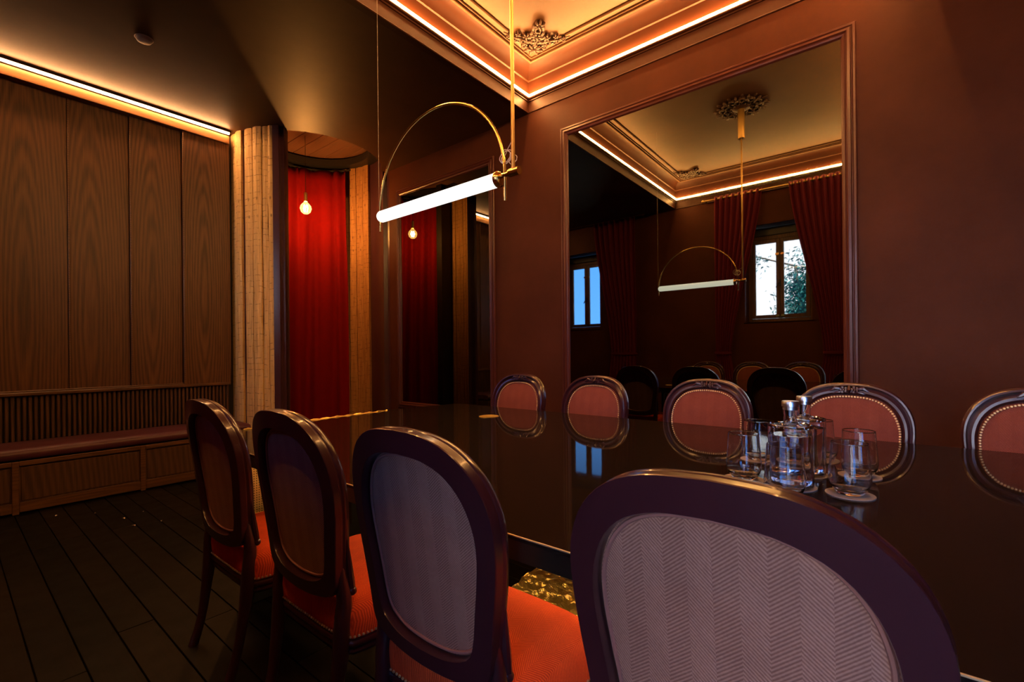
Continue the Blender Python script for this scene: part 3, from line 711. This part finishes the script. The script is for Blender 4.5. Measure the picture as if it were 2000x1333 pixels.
def sring(s_, z, dz=0): return [(p.x*s_, -.03+(p.y+.03)*s_, z) for p in SL]
def make_chair():
    t_ = thing('dining_chair', '', 'chair')
    prof = [(.01, -.021), (0, -.004), (.035, -.002), (.04, .002), (.0, .005), (-.01, .011), (.03, .018), (.10, .023), (.22, .024), (.32, .017), (.38, .011), (.46, .014), (.60, .022), (.78, .023), (.90, .016), (1., .004), (1., -.020), (.97, -.024), (.03, -.024)]
    R = []
    for w_, d in prof: R.append([LO[k].lerp(LI[k], w_)+Vector((0, d, 0)) for k in range(len(LO))])
    R.append(R[0]); mb = MB().rings(R, True, False)
    for s_ in (-1, 1):   # little volutes where the frame meets the seat
        mb.ell((s_*.203, .022, .478), (.013, .013, .015), 10, 7); mb.tube([(s_*.219, .010, .66), (s_*.213, .014, .61), (s_*.208, .017, .56), (s_*.205, .019, .515), (s_*.203, .022, .48)], [.003, .006, .009, .011, .010], 8)
    bf_ = mb.warp(bwarp).build('back_frame', M['chairwood'], t_, smooth=True, ang=32)
    cv = MB()
    for s_ in (-1, 1):
        for k in range(5): a = 2*PI*k/5; cv.ell((s_*.022+.011*math.cos(a), .024, .958+.011*math.sin(a)), (.008, .006, .008), 6, 4)
        cv.ell((s_*.022, .028, .958), (.006, .006, .006), 6, 4); cv.tube([(s_*.035, .022, .962), (s_*.055, .025, .965), (s_*.075, .022, .950)], [.007, .009, .003], 6)
        cv.tube([(s_*.030, .022, .948), (s_*.048, .024, .944), (s_*.062, .021, .938)], [.005, .006, .002], 6)
    cv.tube([(0, .022, .978), (0, .028, .958), (0, .022, .940)], [.004, .009, .003], 6)
    cv.warp(bwarp).build('crest_carving', M['chairwood'], bf_, smooth=True)
    mb = MB(); R = [scaled(LI, 1.0, .004)]+[scaled(LI, s_, .012+.026*(1-s_**3)) for s_ in (.985, .94, .86, .74, .58, .40, .2, .02)]
    bp_ = mb.rings(R, True, True).warp(bwarp).build('back_pad', M['herr_front'], t_, smooth=True)
    mb = MB(); R = [scaled(LI, 1.01, .004)]+[scaled(LI, s_, .003-.006*(1-s_**2)) for s_ in (.99, .94, .8, .6, .3, .02)]
    bk_ = mb.rings(R, True, True).warp(bwarp).build('back_panel', M['herr_back'], t_, smooth=True)
    MB().tube([p for p in scaled(LI, .968, .001)], .0040, 6, True).warp(bwarp).build('piping', M['welt'], bk_, smooth=True)
    nb = MB()
    for p in resample(scaled(LI, .965, .016), 118, True): nb.ell((p.x, p.y+.003, p.z), (.0050, .0045, .0050), 6, 4)
    nb.warp(bwarp); o = nb.build('nailhead_trim', M['nail'], bp_, smooth=True); o['kind'] = 'stuff'; nb = MB()
    for p in resample([Vector(q) for q in sring(1.003, .350)], 128, True): nb.ell((p.x, p.y, p.z), (.004, .004, .004), 6, 4)
    R = [sring(s_, z) for s_, z in ((.93, .338), (.992, .342), (1.0, .365), (1.010, .392), (.998, .418), (.960, .434), (.88, .446), (.72, .455), (.5, .461), (.25, .463), (.03, .464))]
    sc_ = MB().rings(R, True, True).build('seat_cushion', M['herr_seat'], t_, smooth=True, ang=70)
    o = nb.build('nailhead_trim', M['nail'], sc_, smooth=True); o['kind'] = 'stuff'
    R = [sring(s_, z) for s_, z in ((.90, .296), (.975, .296), (.992, .300), (1.0, .307), (.990, .314), (.990, .317), (1.006, .321), (1.012, .328), (1.002, .335), (.994, .338), (1.002, .341), (.998, .345), (.9, .346))]
    MB().rings(R, True, True).build('seat_rail', M['chairwood'], t_, smooth=True, ang=35)
    for s_ in (-1, 1):
        top = [(s_*.192, bwarp(.192, 0, z)[1]+.004, z) for z in (.55, .50, .45)]
        loft(top+[(s_*.190, -.226, .39), (s_*.187, -.230, .31), (s_*.184, -.242, .22), (s_*.178, -.262, .10), (s_*.178, -.292, .0)],
             [(.026, .030), (.036, .036), (.042, .038), (.044, .042), (.044, .044), (.036, .036), (.030, .030), (.034, .034)]).build('leg', M['chairwood'], t_, smooth=True, ang=60)
    for s_ in (-1, 1):
        loft([(s_*.210, .118, .325), (s_*.216, .126, .295), (s_*.226, .136, .26), (s_*.216, .126, .17), (s_*.206, .118, .07), (s_*.212, .126, .02), (s_*.216, .132, 0)],
             [(.05, .05), (.058, .058), (.056, .056), (.038, .038), (.026, .026), (.034, .034), (.032, .032)]).build('leg', M['chairwood'], t_, smooth=True, ang=60)
    return t_
proto = make_chair(); first = [True]
def place(x, y, rz, lab, grp):
    o = proto if first[0] else copy_tree(proto); first[0] = False
    o.location = (x, y, 0); o.rotation_euler.z = rz; o['label'] = lab; o['group'] = grp
GF, GB = 'chairs along the near side of the table', 'chairs along the mirror side of the table'
for x, y, rz, lab in ((-.179, .945, 0., 'dining chair in the right foreground, seen from behind, the nearest and largest'),
                      (-.823, .945, 0., 'dining chair seen from behind with grey mauve back, second nearest, before the gold plinth'),
                      (-1.395, .94, 0., 'dining chair seen from behind, third from the camera, mauve back panel'),
                      (-1.975, .92, 0., 'dining chair seen from behind, farthest on the near side, darkest back')):
    place(x, y, rz, lab, GF)
for x, lab in ((-2.12, 'dining chair facing the camera, farthest left across the table, orange back'), (-1.492, 'dining chair facing the camera, in front of the left edge of the large mirror'),
               (-.788, 'dining chair facing the camera, third from the left, before the middle of the large mirror'), (-.142, 'dining chair facing the camera behind the carafes, before the right edge of the mirror'),
               (.475, 'dining chair facing the camera, cut by the right edge of the photo')):
    place(x, 2.425, PI, lab, GB)

# ------------------------------------------------------------------ glassware
def at(u, v, z=TZ):
    X, V, r = u-1000, v-687.3, math.radians(.566); x, w_ = X*math.cos(r)-V*math.sin(r), X*math.sin(r)+V*math.cos(r)
    D = 905.5*(1.154-z)/w_; k = x/905.5; y_ = math.radians(38.98)
    return Vector((D*(-math.sin(y_)+math.cos(y_)*k), D*(math.cos(y_)+math.sin(y_)*k), z))
def dense(prof, n=7):
    return [(max(p.x, .0004), p.y) for p in catmull([(r, z, 0) for r, z in prof], n)]
def tumbler(x, y, lab, s=1.):
    t_ = thing('water_glass', lab, 'glass', (x, y, TZ+.003), 0, 'empty water glasses on coasters')
    o_ = [(.0005, 0), (.026, 0), (.034, .006), (.045, .022), (.0495, .042), (.0485, .065), (.0460, .095), (.0435, .137), (.0430, .1395), (.0422, .1385),
          (.0448, .095), (.0474, .065), (.0483, .043), (.0440, .025), (.031, .014), (.0005, .012)]
    MB().lathe(dense(o_), 72, cap=True).build('bowl', M['glass'], t_, smooth=True, ang=24); return t_
def coaster(x, y, lab, r=.058, m=None, name='coaster'):
    o = MB().lathe([(.0005, 0), (r, 0), (r, .0025), (.0005, .0025)], 32).build(name, m or M['coaster'], None, (x, y, TZ+.0003)); tag(o, lab, 'coaster', 'round coasters on the table'); return o
GL = [(1453, 937, 'water glass leftmost of the cluster, nearest the lamp reflection'), (1480, 899, 'water glass with blue window reflections, behind the leftmost glass'),
      (1533, 972, 'water glass standing in front of the nearer carafe'), (1660, 967, 'water glass front right, alone on its coaster before the camera'),
      (1678, 931, 'water glass behind the front right glass'), (1600, 898, 'water glass half hidden behind the farther carafe')]
CL = ['grey coaster under the leftmost water glass', 'grey coaster under the glass with blue reflections', 'grey coaster under the glass before the nearer carafe', 'grey coaster under the front right water glass',
      'grey coaster under the glass behind the front right one', 'grey coaster under the glass half hidden by the farther carafe']
for (u, v, lab), cl in zip(GL, CL):
    p = at(u, v); tumbler(p.x, p.y, lab); q = at(u+2, v+1); coaster(p.x, p.y, cl)
def carafe(x, y, lab):
    t_ = thing('water_carafe', lab, 'carafe', (x, y, TZ+.003), 0, 'water carafes on the table')
    o_ = [(.0005, 0), (.050, 0), (.056, .005), (.058, .014), (.0585, .165), (.057, .172), (.050, .177), (.024, .182), (.0175, .188), (.0165, .200), (.020, .228), (.021, .232),
          (.0185, .232), (.0150, .200), (.0158, .189), (.023, .1800), (.0495, .1750), (.0565, .165), (.0560, .014), (.050, .008), (.0005, .007)]
    MB().lathe(dense(o_), 72, cap=True).build('bottle', M['glass'], t_, smooth=True, ang=24)
    MB().lathe([(.0005, .0078), (.030, .0078), (.048, .0082), (.053, .011), (.0552, .016), (.0556, .022), (.0560, .09), (.0562, .146), (.0562, .150), (.050, .1502), (.0005, .1502)], 72, cap=True).build('water', M['water'], t_, smooth=True, ang=24)
    MB().lathe([(.0005, .222), (.018, .222), (.018, .232), (.0225, .232), (.0225, .246), (.021, .248), (.0005, .248)], 28).build('stopper', M['steel'], t_, smooth=True, ang=40)
for u, v, lab, cl in ((1545, 950, 'nearer glass water carafe with a steel stopper', 'grey coaster under the nearer carafe'), (1572, 926, 'farther glass water carafe with a steel stopper, behind the first', 'grey coaster under the farther carafe')):
    p = at(u, v); carafe(p.x, p.y, lab); coaster(p.x, p.y, cl, .066)
p = at(955, 814); coaster(p.x, p.y, 'small coaster tinted gold for caught light, lying alone near the far left chair', .062, M['hammer'], 'gold_lit_coaster')  # brass put on a coaster so its colour holds golden light

# ------------------------------------------------------------------ scraps on the floor by the bench
for k, (u, v) in enumerate(((110, 1008), (186, 1003), (242, 1013), (280, 1000), (262, 1027), (315, 1018), (400, 1025), (410, 1029))):
    p = at(u, v, 0.); a = rnd.random()*6; s = rnd.uniform(.010, .022)
    mb = MB().add([(s*math.cos(a+b)*r, s*math.sin(a+b)*r*.5, .002+.004*math.sin(b*2)) for b, r in ((0, 1), (1.2, .6), (2.3, 1), (3.6, .7), (5., .9))], [(0, 1, 2, 3, 4)])
    o = mb.build('paper_scrap', M['scrap'], None, (p.x, p.y, .0)); md = o.modifiers.new('t', 'SOLIDIFY'); md.thickness = .001
    tag(o, 'tiny pale scrap lying on the dark floorboards by the bench', 'scrap', 'pale scraps on the floor')
